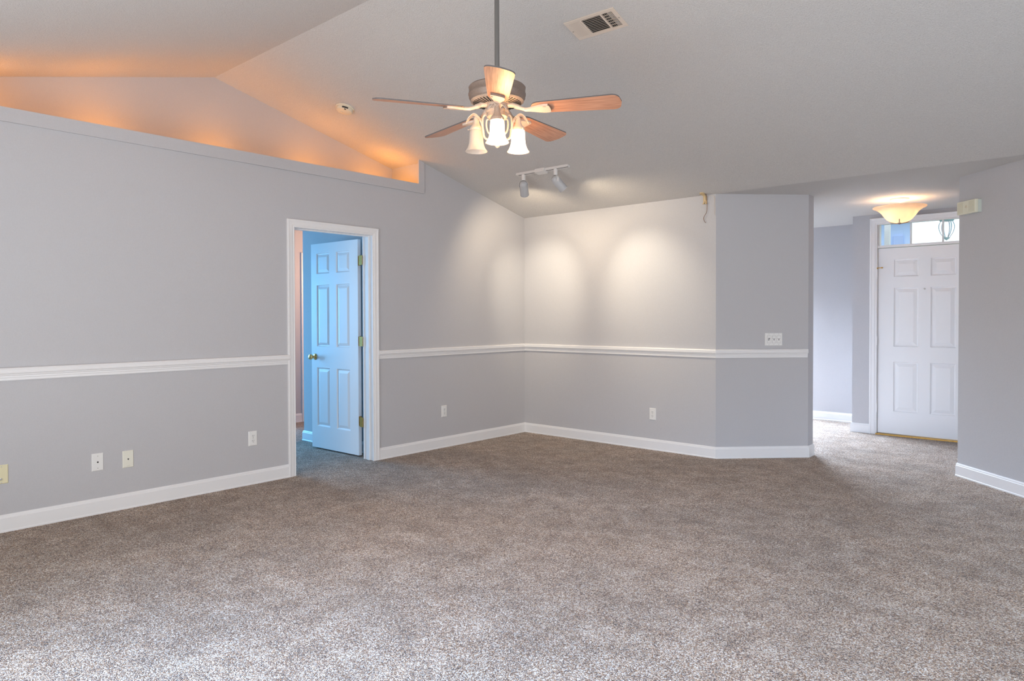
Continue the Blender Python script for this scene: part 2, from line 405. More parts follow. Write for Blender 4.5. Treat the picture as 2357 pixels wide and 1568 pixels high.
# paths keep the room on their left
base('baseboard_left', [(XL, CY0), (XL, -0.69)])
base('baseboard_back', [(XE2, 6.780), (XE2, YE2), (XE, YB), (XL, YB), (XL, CY1)])
base('baseboard_right', [(2.0, YB), (-0.40, YB), (XRC, YRC), (XRC, YF)])
base('baseboard_foyer', [(-2.154, YF), (XF, YF), (XF, YH), (XB, YH)])
base('baseboard_bedroom', [(-6.585, 6.1), (-6.585, 4.066), (XB, 4.066)][::-1])
base('baseboard_hall', [(-7.796, 4.78), (-7.796, 4.066), (-9.0, 4.066)])
bm = B(); run_profile(bm, [(XL, CY0), (XL, -0.69)], RP); struct('trim_2', bm, TRIM)
# chair rail on the back wall, ending in a small return on the angled wall
ex, ey = XE2 - 0.008, YE2 - 0.008
bm = B(); run_profile(bm, [(ex, ey), (XE, YB), (XL, YB), (XL, CY1)], RP); struct('trim_3', bm, TRIM)

# ------------------------------------------------------------------ doorway: jambs, stop and casing
CP = [(-0.006, 0), (-0.006, 0.010), (0.000, 0.013), (0.004, 0.0105), (0.010, 0.0105), (0.014, 0.014), (0.040, 0.016), (0.047, 0.019), (0.056, 0.0195), (0.0600, 0.017), (0.0600, 0)]
JT = 0.019
JY0, JY1, JZ = DY0 + JT, DY1 - JT, DZ - JT
bm = B()
box(bm, XB - 0.002, XL + 0.001, DY0, JY0, 0, DZ); box(bm, XB - 0.002, XL + 0.001, JY1, DY1, 0, DZ); box(bm, XB - 0.002, XL + 0.001, JY0, JY1, JZ, DZ)
sx0, sx1 = XB + 0.045, XB + 0.082
box(bm, sx0, sx1, JY0, JY0 + 0.011, 0, JZ); box(bm, sx0, sx1, JY1 - 0.011, JY1, 0, JZ); box(bm, sx0, sx1, JY0 + 0.011, JY1 - 0.011, JZ - 0.011, JZ)
struct('trim_4', bm, TRIM)
bm = B(); casing(bm, lambda a, z, o: (XL + o, a, z), JY0 + 0.001, JY1 - 0.001, JZ + 0.004, CP); struct('trim_5', bm, TRIM)
bm = B(); casing(bm, lambda a, z, o: (XB - o, a, z), JY0 + 0.001, JY1 - 0.001, JZ + 0.004, CP); struct('trim_6', bm, TRIM)
# casing of a further door down the bedroom hall, with its dark slab edge
bm = B(); casing(bm, lambda a, z, o: (-7.796 + o, a, z), 4.842, 5.6, 2.072, CP); struct('trim_7', bm, TRIM)

# ------------------------------------------------------------------ panelled doors
def panel_door(w, h, t, cols, rows, groove=0.016, depth=0.009, raise_w=0.026):
    """front face on y=0 looking to -y; six raised panels cut into it"""
    bm = B()
    xs = sorted({0, w, *[v for c in cols for v in c]}); zs = sorted({0, h, *[v for r in rows for v in r]})
    V = {(i, k): bm.verts.new((x, 0, z)) for i, x in enumerate(xs) for k, z in enumerate(zs)}
    panels = []
    for i in range(len(xs) - 1):
        for k in range(len(zs) - 1):
            f = bm.faces.new((V[i, k], V[i + 1, k], V[i + 1, k + 1], V[i, k + 1]))
            if any(abs(xs[i] - c[0]) < 1e-6 for c in cols) and any(abs(zs[k] - r[0]) < 1e-6 for r in rows): panels.append(f)
    def ring(f, d, y):
        vs = list(f.verts); cx = [v.co.x for v in vs]; cz = [v.co.z for v in vs]
        x0, x1, z0, z1 = min(cx) + d, max(cx) - d, min(cz) + d, max(cz) - d
        new = [bm.verts.new((x0 if abs(v.co.x - min(cx)) < 1e-7 else x1, y, z0 if abs(v.co.z - min(cz)) < 1e-7 else z1)) for v in vs]
        for a in range(4): bm.faces.new((vs[a], vs[(a + 1) % 4], new[(a + 1) % 4], new[a]))
        bm.faces.remove(f); return bm.faces.new(new)
    for f in panels:
        f = ring(f, 0.006, depth * 0.75); f = ring(f, groove * 0.5, depth); f = ring(f, raise_w, depth * 0.22); f = ring(f, 0.002, depth * 0.2)
    # sides and back
    b = [bm.verts.new(p) for p in ((0, t, 0), (w, t, 0), (w, t, h), (0, t, h))]
    bm.faces.new(b[::-1])
    nx, nz = len(xs) - 1, len(zs) - 1
    bm.faces.new([V[i, 0] for i in range(nx + 1)] + [b[1], b[0]]); bm.faces.new([V[i, nz] for i in range(nx, -1, -1)] + [b[3], b[2]])
    bm.faces.new([V[0, k] for k in range(nz, -1, -1)] + [b[0], b[3]]); bm.faces.new([V[nx, k] for k in range(nz + 1)] + [b[2], b[1]])
    return bm

# door_1: swung open into the bedroom
DW = 0.748
d1 = obj('door_1', panel_door(DW, 2.028, 0.035, [(0.091, 0.302), (0.413, 0.622)], [(0.217, 0.800), (1.008, 1.617), (1.729, 1.932)]), DOORW,
         loc=(-6.139, 3.883, 0.016), rot=(0, 0, math.radians(1.7)))
d1['kind'] = 'structure'; tag(d1, 'white six-panel door standing open into the bedroom, brass knob and hinges', 'door')
# knob: rose, neck and ball
bm = B(); kx, kz = 0.062, 0.905
lathe(bm, [(0, 0), (0.031, 0), (0.031, -0.004), (0.026, -0.009), (0.013, -0.012), (0.011, -0.030), (0.018, -0.036), (0.026, -0.046), (0.0275, -0.056), (0.024, -0.066), (0.014, -0.071), (0, -0.072)],
      28, (kx, 0, kz), mx=Matrix(((1, 0, 0, 0), (0, 0, 1, 0), (0, 1, 0, 0), (0, 0, 0, 1))))
o = obj('door_knob', bm, BRASS, d1, smooth=True); o['label'] = 'round polished brass knob'
for hz in (1.826, 1.073, 0.323):
    bm = B()
    x0 = DW
    box(bm, x0, x0 + 0.0025, 0.004, 0.034, hz - 0.044, hz + 0.044)                       # leaf on the door edge
    # leaf running to the jamb
    box(bm, x0 + 0.052, x0 + 0.102, -0.028, -0.0255, hz - 0.044, hz + 0.044)
    prism(bm, [(x0 + 0.002, 0.030, hz - 0.044), (x0 + 0.002, 0.0275, hz - 0.044), (x0 + 0.044, -0.004, hz - 0.044), (x0 + 0.044, -0.0015, hz - 0.044)], (0, 0, 0.088))
    prism(bm, [(x0 + 0.044, -0.004, hz - 0.044), (x0 + 0.044, -0.0015, hz - 0.044), (x0 + 0.1, -0.026, hz - 0.044), (x0 + 0.1, -0.0285, hz - 0.044)], (0, 0, 0.088))
    for k in range(5):
        z0 = hz - 0.0445 + k * 0.018
        lathe(bm, [(0, z0), (0.0062, z0), (0.0062, z0 + 0.0165), (0, z0 + 0.0165)], 14, (x0 + 0.045, -0.007, 0))
    lathe(bm, [(0, hz - 0.049), (0.0045, hz - 0.047), (0.0045, hz + 0.047), (0.0055, hz + 0.05), (0, hz + 0.052)], 12, (x0 + 0.045, -0.007, 0))
    obj('hinge', bm, BRASSD, d1, smooth=True)

# ------------------------------------------------------------------ front door with transom
FDX0, FDX1 = -2.075, -1.180
d2 = obj('door_2', panel_door(FDX1 - FDX0, 2.036, 0.045, [(0.156, 0.394), (0.507, 0.739)], [(0.244, 0.790), (0.957, 1.600), (1.719, 1.908)], 0.02, 0.011, 0.034), DOORW,
         loc=(FDX0, YF + 0.012, 0.020))
d2['kind'] = 'structure'; tag(d2, 'white six-panel front door under the transom window in the foyer', 'door')
bm = B(); lathe(bm, [(0, 0), (0.009, 0), (0.009, -0.004), (0.006, -0.006), (0, -0.004)], 16, (0.45, 0, 1.58), mx=Matrix(((1, 0, 0, 0), (0, 0, 1, 0), (0, 1, 0, 0), (0, 0, 0, 1))))
obj('peephole', bm, SCREW, d2, smooth=True)
bm = B(); lathe(bm, [(0, 0), (0.033, 0), (0.033, -0.004), (0.014, -0.012), (0.012, -0.03), (0.026, -0.044), (0.028, -0.056), (0.018, -0.068), (0, -0.07)], 24, (0.835, 0, 0.895), mx=Matrix(((1, 0, 0, 0), (0, 0, 1, 0), (0, 1, 0, 0), (0, 0, 0, 1))))
obj('door_knob', bm, BRASS, d2, smooth=True)
for hz in (1.76, 1.018, 0.274):
    bm = B()
    for k in range(5):
        z0 = hz - 0.052 + k * 0.021
        lathe(bm, [(0, z0), (0.0075, z0), (0.0075, z0 + 0.0195), (0, z0 + 0.0195)], 12, (-0.007, -0.018, 0))
    box(bm, -0.0065, -0.004, -0.016, 0.03, hz - 0.05, hz + 0.05); 
    obj('hinge', bm, TRIM, d2, smooth=True)
bm = B()   # hinge-pin door stop
tube(bm, [(-0.007, -0.018, 1.812), (-0.007, -0.018, 1.828)], 0.008); tube(bm, [(-0.007, -0.02, 1.822), (0.02, -0.04, 1.822), (0.045, -0.05, 1.822)], 0.0045); tube(bm, [(0.043, -0.052, 1.822), (0.052, -0.042, 1.822)], 0.008)
o = obj('door_stop', bm, BRASSD, d2, smooth=True); o['label'] = 'brass hinge-pin door stop'
# frame, transom bar, muntins and glass
w1 = thing('window_1', 'three-pane transom window over the white front door', 'window', (DX0, YF, 2.056)); w1['kind'] = 'structure'
bm = B(); fw_, fz0, fz1 = DX1 - DX0, 2.056 - 2.056, TRZ - 2.056
box(bm, 0, fw_, 0.002, 0.11, 0.006, 0.034)                   # bar between door and transom
box(bm, 0, 0.022, 0.02, 0.09, 0.034, fz1); box(bm, fw_ - 0.03, fw_, 0.02, 0.11, 0.034, fz1); box(bm, 0.03, fw_ - 0.03, 0.02, 0.11, fz1 - 0.012, fz1)
obj('window_frame', bm, TRIM, w1)
for mxx in (-1.766, -1.467):
    bm = B(); box(bm, mxx - DX0 - 0.007, mxx - DX0 + 0.007, 0.05, 0.075, 0.034, fz1 - 0.012); obj('muntin', bm, TRIM, w1)
edges = [0.022, -1.766 - DX0, -1.467 - DX0, fw_ - 0.03]
for a, b in zip(edges, edges[1:]):
    bm = B(); box(bm, a + 0.007, b - 0.007, 0.060, 0.064, 0.034, fz1 - 0.012); obj('pane', bm, PANE, w1)
bm = B(); box(bm, DX0, FDX0 - 0.003, YF + 0.003, YF + 0.11, 0, 2.062); box(bm, FDX1 + 0.003, DX1, YF + 0.003, YF + 0.11, 0, 2.062)
struct('trim_8', bm, TRIM)
CPF = [(u * 1.12, v * 1.15) for u, v in CP]
bm = B(); casing(bm, lambda a, z, o: (a, YF - o, z), DX0, DX1, TRZ - 0.012, CPF); struct('trim_9', bm, TRIM)
bm = B(); box(bm, DX0, DX1, YF - 0.03, YF + 0.12, 0.0, 0.014); struct('trim_10', bm, BRASSD)

# windows for the daylight (behind the view), the side one added for fill
def window_unit(name, a0, a1, z0, z1, to3, nm, nh=1):
    w = bpy.data.objects.new(name, None); C.objects.link(w); w['kind'] = 'structure'
    def bx(bm, u0, u1, d0, d1, q0, q1):
        pts = [to3(u, d, q) for q in (q0, q1) for d in (d0, d1) for u in (u0, u1)]
        vs = [bm.verts.new(p) for p in pts]
        for f in [(0, 2, 3, 1), (4, 5, 7, 6), (0, 1, 5, 4), (2, 6, 7, 3), (0, 4, 6, 2), (1, 3, 7, 5)]: bm.faces.new([vs[i] for i in f])
    t = 0.05; bm = B()
    bx(bm, a0, a1, 0.03, 0.1, z0, z0 + t); bx(bm, a0, a1, 0.03, 0.1, z1 - t, z1); bx(bm, a0, a0 + t, 0.03, 0.1, z0 + t, z1 - t); bx(bm, a1 - t, a1, 0.03, 0.1, z0 + t, z1 - t)
    for k in range(1, nm): 
        m = a0 + (a1 - a0) * k / nm; bx(bm, m - 0.03, m + 0.03, 0.04, 0.09, z0 + t, z1 - t)
    obj('window_frame', bm, TRIM, w)
    bm = B(); bx(bm, a0 + t, a1 - t, 0.063, 0.067, z0 + t, z1 - t); obj('pane', bm, PANE, w)
window_unit('window_2', PX0, PX1, 0.0, PZ, lambda u, d, q: (u, -0.692 - d, q), 2)
window_unit('window_3', FX0, FX1, FZ0, FZ1, lambda u, d, q: (u, YH + d, q), 2)
window_unit('window_4', 1.85, 3.55, 0.4, 2.1, lambda u, d, q: (-9.0 - d, u, q), 2)
window_unit('window_added', WY0, WY1, WZ0, WZ1, lambda u, d, q: (2.02 + d, u, q), 2)

# ================================================================== WALL PLATES
Y2 = Matrix(((1, 0, 0, 0), (0, 0, 1, 0), (0, 1, 0, 0), (0, 0, 0, 1)))    # lathe axis z -> y
RL, RB, RA, RR = PI / 2, 0.0, PI / 4, -PI / 4                            # turn of plates on left / back / angled / right wall
def plate_mesh(w, h, t=0.006, b=0.004):
    bm = B(); W2, H2 = w / 2, h / 2
    back = [bm.verts.new(p) for p in ((-W2, 0, -H2), (W2, 0, -H2), (W2, 0, H2), (-W2, 0, H2))]
    mid = [bm.verts.new(p) for p in ((-W2, -t * 0.4, -H2), (W2, -t * 0.4, -H2), (W2, -t * 0.4, H2), (-W2, -t * 0.4, H2))]
    fr = [bm.verts.new(p) for p in ((-W2 + b, -t, -H2 + b), (W2 - b, -t, -H2 + b), (W2 - b, -t, H2 - b), (-W2 + b, -t, H2 - b))]
    bm.faces.new(back[::-1]); bm.faces.new(fr)
    for i in range(4):
        j = (i + 1) % 4; bm.faces.new((back[i], back[j], mid[j], mid[i])); bm.faces.new((mid[i], mid[j], fr[j], fr[i]))
    return bm
def screw(parent, x, z, y=-0.006, m=SCREW):
    bm = B(); lathe(bm, [(0, 0), (0.0033, 0), (0.0030, -0.0012), (0, -0.0016)], 12, (x, y, z), mx=Y2); obj('screw', bm, m, parent, smooth=True)
def outlet(label, loc, rz):
    t = thing('wall_outlet', label, 'outlet', loc, (0, 0, rz), 'electrical outlets low on the walls')
    obj('cover_plate', plate_mesh(0.0715, 0.1155), PLATE, t)
    for s in (-1, 1):
        bm = B(); zc = s * 0.0195; pts = []
        for k in range(28):
            a = 2 * PI * k / 28; pts.append((0.0172 * math.cos(a), -0.0058, zc + max(-0.0132, min(0.0132, 0.0172 * math.sin(a)))))
        prism(bm, pts, (0, -0.003, 0), 0)
        for dx, hh in ((-0.0063, 0.0045), (0.0063, 0.0037)):
            box(bm, dx - 0.0012, dx + 0.0012, -0.0092, -0.0086, zc + 0.0035 - hh, zc + 0.0035 + hh, 1)
        lathe(bm, [(0, 0), (0.0026, 0), (0.0026, -0.0005), (0, -0.0005)], 12, (0, -0.0087, zc - 0.0078), 1, mx=Y2)
        obj('receptacle', bm, [PLATE, DARK], t)
    screw(t, 0, 0)
    return t
outlet('white outlet on the left wall, between the telephone plate and the doorway', (XL, 2.7255, 0.3605), RL)
outlet('white outlet on the short wall between the open doorway and the room corner', (XL, 4.7725, 0.364), RL)
outlet('white outlet low on the back wall under the chair rail, below the spotlit patches', (-3.495, YB, 0.352), RB)

t = thing('cable_plate', 'almond cable plate cut off by the left edge of the photo', 'wall plate', (XL, 1.092, 0.356), (0, 0, RL), 'blank plates on the left wall')
obj('cover_plate', plate_mesh(0.0715, 0.1155), ALMOND, t)
bm = B(); lathe(bm, [(0, 0), (0.0075, 0), (0.0075, -0.002), (0.0048, -0.0025), (0.0048, -0.011), (0.0015, -0.011), (0.0015, -0.006), (0, -0.006)], 6, (-0.004, -0.0058, -0.028), mx=Y2)
obj('coax_jack', bm, SCREW, t); screw(t, 0, 0.047); screw(t, 0, -0.05)
t = thing('cable_plate', 'white wall plate with one round black hole, left of the telephone plate', 'wall plate', (XL, 1.6235, 0.348), (0, 0, RL), 'blank plates on the left wall')
obj('cover_plate', plate_mesh(0.0705, 0.1165), PLATE, t)
bm = B(); lathe(bm, [(0, 0), (0.0055, 0), (0.0055, -0.001), (0, -0.0012)], 18, (0, -0.006, 0), mx=Y2)
obj('cable_hole', bm, DARK, t); screw(t, 0, 0.0405); screw(t, 0, -0.0405)
t = thing('telephone_plate', 'ivory telephone plate with a small square jack, right of the holed plate', 'wall plate', (XL, 1.813, 0.3395), (0, 0, RL), 'blank plates on the left wall')
obj('cover_plate', plate_mesh(0.0705, 0.1165), IVORY, t)
bm = B(); box(bm, -0.0045, 0.0045, -0.0065, -0.0058, -0.003, 0.0045); box(bm, -0.002, 0.002, -0.0065, -0.0058, -0.0065, -0.003); obj('phone_jack', bm, DARK, t)
bm = B(); box(bm, -0.007, 0.007, -0.0066, -0.0058, 0.040, 0.045); obj('snap_cover', bm, IVORY, t)
bm = B(); box(bm, -0.012, 0.012, -0.0064, -0.0058, -0.048, -0.046); obj('plate_marking', bm, mat('moulded_mark', (0.6, 0.58, 0.5), 0.5), t)

# three-gang switch plate on the angled wall
t = thing('light_switch', 'three-gang white light switch plate above the chair rail on the angled wall', 'light switch', (-2.4525, 6.4115, 1.0985), (0, 0, RA))
obj('cover_plate', plate_mesh(0.1640, 0.1165), PLATE, t)
SEAM = mat('switch_seam', (0.42, 0.40, 0.40), 0.6)
for i, x in enumerate((-0.0465, 0.0, 0.0465)):
    bm = B(); x0, x1, z0, z1 = x - 0.0175, x + 0.0175, -0.0345, 0.0345
    box(bm, x0, x1, -0.0064, -0.0058, z0, z1, 1)
    if i == 0:
        box(bm, x0 + 0.002, x1 - 0.002, -0.0085, -0.0064, z0 + 0.002, z1 - 0.002)
        box(bm, x - 0.0075, x - 0.0045, -0.0105, -0.0085, -0.012, 0.013, 2)
        box(bm, x + 0.001, x + 0.003, -0.0095, -0.0085, -0.012, 0.013, 2); box(bm, x + 0.003, x + 0.008, -0.0095, -0.0085, 0.004, 0.013, 2); box(bm, x + 0.003, x + 0.008, -0.0095, -0.0085, -0.003, 0.000, 2)
    else:
        prism(bm, [(x0 + 0.002, -0.0064, z0 + 0.002), (x0 + 0.002, -0.0075, z0 + 0.002), (x0 + 0.002, -0.0095, 0.006), (x0 + 0.002, -0.0064, 0.006)], (0.031, 0, 0))
        prism(bm, [(x0 + 0.002, -0.0064, 0.008), (x0 + 0.002, -0.0098, 0.008), (x0 + 0.002, -0.0072, z1 - 0.002), (x0 + 0.002, -0.0064, z1 - 0.002)], (0.031, 0, 0))
        box(bm, x - 0.005, x + 0.005, -0.0103, -0.0085, 0.000, 0.004, 2); box(bm, x - 0.0016, x + 0.0016, -0.0103, -0.0082, -0.012, 0.000, 2)
    obj('dimmer' if i == 0 else 'rocker', bm, [PLATE, SEAM, DARK], t)
    screw(t, x, 0.049); screw(t, x, -0.049)

# door chime on the right wall
t = thing('door_chime', 'cream door chime box high on the right angled wall', 'door chime', (-0.859, 6.485, 2.1715), (0, 0, RR))
bm = B(); box(bm, -0.200, 0, -0.030, 0, -0.050, 0.050); obj('chime_base', bm, CHIMEB, t, bevel=0.002)
bm = B(); box(bm, -0.202, 0.002, -0.055, -0.030, -0.052, 0.052)
obj('chime_cover', bm, CHIMEF, t, bevel=0.004)
CG = mat('chime_grille', (0.60, 0.58, 0.46), 0.5)
for g0 in (-0.185, -0.063):
    bm = B()
    for k in range(5): x = g0 + 0.012 * k; box(bm, x - 0.0015, x + 0.0015, -0.0566, -0.0545, -0.042, 0.042)
    obj('grille', bm, CG, t)
bm = B(); lathe(bm, [(0, 0), (0.012, 0), (0.011, -0.0015), (0, -0.0015)], 20, (-0.1, -0.0548, 0.004), mx=Y2); obj('emblem', bm, mat('chime_emblem', (0.62, 0.56, 0.42), 0.5), t)

# bent sensor bracket with a dangling wire, where the back wall meets the ceiling
t = thing('sensor_bracket', 'yellowed plastic sensor bracket with a dangling wire at the top of the back wall', 'bracket', (-2.940, YB, 2.40), (0, 0, 0))
bm = B()
tube(bm, spline([(-0.004, -0.006, -0.012), (-0.002, -0.010, 0.010), (-0.004, -0.020, 0.032), (-0.012, -0.042, 0.044)], 5), [0.014] * 6 + [0.013] * 5 + [0.012] * 5, 10)
box(bm, -0.020, 0.012, -0.006, 0, -0.040, 0.03)
obj('bracket_arm', bm, YELLOWED, t, smooth=True)
bm = B(); lathe(bm, [(0, 0.02), (0.020, 0.02), (0.024, 0.008), (0.022, -0.002), (0, -0.004)], 20, (-0.010, -0.050, 0.043), mx=Matrix.Rotation(math.radians(-14), 4, 'X')); obj('ceiling_foot', bm, YELLOWED, t, smooth=True)
bm = B(); box(bm, -0.026, 0.016, -0.014, 0, -0.046, -0.036); obj('clamp', bm, YELLOWED, t, bevel=0.002)
for z in (-0.028, -0.042):
    bm = B(); lathe(bm, [(0, 0), (0.0045, 0), (0.004, -0.0015), (0, -0.002)], 12, (-0.004, -0.0145 if z < -0.035 else -0.0065, z), mx=Y2); obj('screw', bm, DARK, t)
bm = B(); tube(bm, spline([(0.006, -0.030, 0.046), (0.022, -0.030, 0.034), (0.020, -0.014, -0.03), (0.020, -0.012, -0.090), (0.014, -0.012, -0.125), (-0.008, -0.012, -0.158), (-0.014, -0.012, -0.182), (-0.004, -0.012, -0.208), (0.006, -0.012, -0.220)], 6), 0.0022, 8)
obj('wire', bm, BROWNW, t, smooth=True)
bm = B(); tube(bm, spline([(0.014, -0.010, 0.02), (0.05, -0.004, 0.026), (0.088, -0.004, 0.012), (0.091, -0.006, -0.035), (0.088, -0.006, -0.060), (0.094, -0.006, -0.085), (0.096, -0.005, -0.105), (0.091, -0.006, -0.135), (0.095, -0.005, -0.16)], 5), 0.0016, 6)
obj('wire', bm, mat('cream_wire', (0.62, 0.54, 0.46), 0.6), t, smooth=True)

# ================================================================== CEILING FIXTURES
SL = -math.atan(M)      # tilt of the far slope
# smoke detector
t = thing('smoke_detector', 'ivory round smoke detector on the sloped ceiling left of the fan', 'smoke detector', (-4.955, 3.472, ceil_z(3.472)), (SL, 0, 0))
bm = B(); lathe(bm, [(0, 0), (0.078, 0), (0.078, -0.008), (0.074, -0.012), (0, -0.012)], 40); obj('mounting_base', bm, DETECT, t, smooth=True)
bm = B(); lathe(bm, [(0, -0.012), (0.070, -0.012), (0.071, -0.020), (0.064, -0.034), (0.050, -0.040), (0, -0.041)], 40); obj('cover', bm, DETECT, t, smooth=True)
bm = B()
for k in range(-6, 7):
    a = k * 0.055 - 0.55
    box(bm, 0.0655, 0.072, -0.0022, 0.0022, -0.031, -0.020, 0, Matrix.Rotation(a, 4, 'Z'))
box(bm, -0.024, 0.024, -0.006, 0.006, -0.0425, -0.039, 0, Matrix.Translation((0.040, -0.014, 0.003)) @ Matrix.Rotation(-0.95, 4, 'Z'))
obj('sounder_slot', bm, DARK, t)
bm = B(); lathe(bm, [(0, -0.040), (0.012, -0.040), (0.011, -0.044), (0, -0.0445)], 18, (-0.018, -0.012, 0)); obj('test_button', bm, DETECT, t, smooth=True)

# air vent
vy = 3.490; t = thing('ceiling_vent', 'rectangular louvred air vent in the sloped ceiling above and right of the fan', 'vent', (-2.414, vy, ceil_z(vy)), (SL, 0, math.radians(2.5)))
VW, VD = 0.348, 0.186; bx_ = 0.028; by_ = 0.024
bm = B(); x0, x1, y0, y1 = -VW / 2, VW / 2, -VD / 2, VD / 2
for a in ((x0, x1, y0, y0 + by_), (x0, x1, y1 - by_, y1), (x0, x0 + bx_, y0 + by_, y1 - by_), (x1 - bx_, x1, y0 + by_, y1 - by_)): box(bm, *a, -0.007, 0.0)
X0, X1, X2, X3 = x0 + bx_, x0 + 0.108, x1 - 0.100, x1 - bx_
box(bm, X1 - 0.006, X1 + 0.006, y0 + by_, y1 - by_, -0.008, 0.0); box(bm, X2 - 0.006, X2 + 0.006, y0 + by_, y1 - by_, -0.008, 0.0)
obj('vent_frame', bm, VENTM, t, bevel=0.0015)
bm = B(); box(bm, X0 - 0.002, X3 + 0.002, y0 + by_ - 0.002, y1 - by_ + 0.002, -0.0012, 0.002); obj('duct_opening', bm, DARK, t)
def louver(axis, a, b, n, ang, name='louver_bank', extra=None):
    bm = B(); lo, hi = (a, b)
    for k in range(n):
        c = lo + (hi - lo) * (k + 0.5) / n
        if axis == 'y': R = Matrix.Translation((c, 0, -0.0052)) @ Matrix.Rotation(ang, 4, 'Y'); box(bm, -0.0055, 0.0055, y0 + by_, y1 - by_, -0.0006, 0.0006, 0, R)
        else: R = Matrix.Translation(((X1 + X2) / 2, c, -0.0052)) @ Matrix.Rotation(ang, 4, 'X'); box(bm, X1 - (X1 + X2) / 2 + 0.006, X2 - (X1 + X2) / 2 - 0.006, -0.0055, 0.0055, -0.0006, 0.0006, 0, R)
    if extra: extra(bm)
    return obj(name, bm, VENTM, t)
louver('y', X0, X1 - 0.006, 6, math.radians(-36)); louver('x', y0 + by_, y1 - by_, 10, math.radians(40))
def cross(bm):
    for k in range(1, 6):
        c = y0 + by_ + (VD - 2 * by_) * k / 6; box(bm, X2 + 0.006, X3, c - 0.0015, c + 0.0015, -0.005, -0.0015)
louver('y', X2 + 0.006, X3, 6, math.radians(50), extra=cross)
bm = B(); lathe(bm, [(0, -0.007), (0.004, -0.007), (0.0035, -0.009), (0, -0.0095)], 10, (x1 - 0.012, 0.0, 0)); obj('screw', bm, SCREW, t)
bm = B(); lathe(bm, [(0, -0.007), (0.004, -0.007), (0.0035, -0.009), (0, -0.0095)], 10, (x0 + 0.012, 0.0, 0)); obj('screw', bm, SCREW, t)

# track light with two can heads
TX0, TX1, TYY = -4.396, -3.787, 5.042
tz = ceil_z(TYY)
t = thing('track_light', 'short white track light with two aimed can heads over the room corner', 'track light', ((TX0 + TX1) / 2, TYY, tz), (0, 0, math.radians(1.0)))
L2 = (TX1 - TX0) / 2
RT = Matrix.Rotation(SL, 4, 'X')
bm = B(); box(bm, -L2, L2, -0.018, 0.018, -0.020, 0.0, 0, RT); box(bm, -L2 + 0.02, L2 - 0.002, -0.004, 0.004, -0.0206, -0.019, 1, RT)
obj('track', bm, [TRACKW, DARK], t, bevel=0.0015)
bm = B(); box(bm, -0.066, 0.048, -0.034, 0.034, -0.034, 0.0, 0, RT); obj('power_feed', bm, TRACKW, t, bevel=0.003)
for hx, aim, nm in ((-4.318, Vector((-4.93, YB, 1.50)), 'left'), (-3.936, Vector((-3.50, YB, 1.54)), 'right')):
    base_p = Vector((hx, TYY, tz)); lx = hx - (TX0 + TX1) / 2
    pivot = Vector((lx, 0, -0.115))
    d = (aim - Vector((hx, TYY, tz - 0.115))).normalized()
    q = d.to_track_quat('-Z', 'Y').to_matrix().to_4x4()
    h = obj('lamp_head', (lambda: (lambda bm: (lathe(bm, [(0, 0.036), (0.020, 0.034), (0.034, 0.024), (0.040, 0.006), (0.041, -0.004), (0.041, -0.112), (0.0425, -0.113), (0.0425, -0.118), (0.0385, -0.118), (0.036, -0.095), (0.034, -0.02), (0, 0.02)], 32), bm)[1])(B()))(), CANGREY, t, smooth=True)
    h.matrix_local = Matrix.Translation(pivot) @ q
    bm = B(); lathe(bm, [(0, -0.102), (0.030, -0.104), (0.034, -0.099), (0.034, -0.092), (0, -0.088)], 28); o = obj('bulb', bm, BULB_SPOT, h, smooth=True); 
    bm = B(); tube(bm, [(lx, 0, -0.018), (lx, 0, -0.074)], 0.019, 16); obj('stem', bm, TRACKW, t, smooth=True)
    bm = B()   # yoke over the back of the can
    pts = [Vector((0.044 * math.cos(a), 0.0, 0.044 * math.sin(a))) for a in [PI * k / 16 for k in range(17)]]
    pts = [Vector((0.044, 0, -0.022))] + pts + [Vector((-0.044, 0, -0.022))]
    for a, b in zip(pts, pts[1:]):
        v = (b - a); n = Vector((-v.z, 0, v.x)).normalized() * 0.002
        vs = [bm.verts.new(p + Vector((0, s, 0)) + e) for p in (a, b) for s in (-0.012, 0.012) for e in (n * 0, n)]
        for f in [(0, 1, 3, 2), (4, 6, 7, 5), (0, 4, 5, 1), (2, 3, 7, 6), (0, 2, 6, 4), (1, 5, 7, 3)]: bm.faces.new([vs[i] for i in f])
    o = obj('yoke', bm, TRACKW, t); o.matrix_local = Matrix.Translation(pivot) @ Matrix.Rotation(math.atan2(d.y, d.x) + PI / 2, 4, 'Z')
    sd = bpy.data.lights.new('track_spot', 'SPOT'); sd.energy = 50; sd.color = (1.0, 0.88, 0.68); sd.spot_size = math.radians(60); sd.spot_blend = 1.0; sd.shadow_soft_size = 0.03
    wd = bpy.data.lights.new('track_spill', 'SPOT'); wd.energy = 23.5; wd.color = (1.0, 0.81, 0.57); wd.spot_size = math.radians(140); wd.spot_blend = 0.75; wd.shadow_soft_size = 0.03
    wo = bpy.data.objects.new('track_spill', wd); C.objects.link(wo); wo.location = Vector((hx, TYY, tz - 0.115)) + d * 0.125
    wo.rotation_euler = d.to_track_quat('-Z', 'Y').to_euler()
    so = bpy.data.objects.new('track_spot', sd); C.objects.link(so); so.location = Vector((hx, TYY, tz - 0.115)) + d * 0.125
    so.rotation_euler = d.to_track_quat('-Z', 'Y').to_euler()

# uplights standing hidden on the niche floor
for y in (0.98, 1.80, 2.65, 3.50, 4.22):
    point('niche_uplight', (-5.36, y, NZ + 0.05), 2.75, (1.0, 0.35, 0.03), 0.03)

point('hall_lamp', (-6.95, 5.35, 1.85), 36, (1.0, 0.58, 0.36), 0.06)

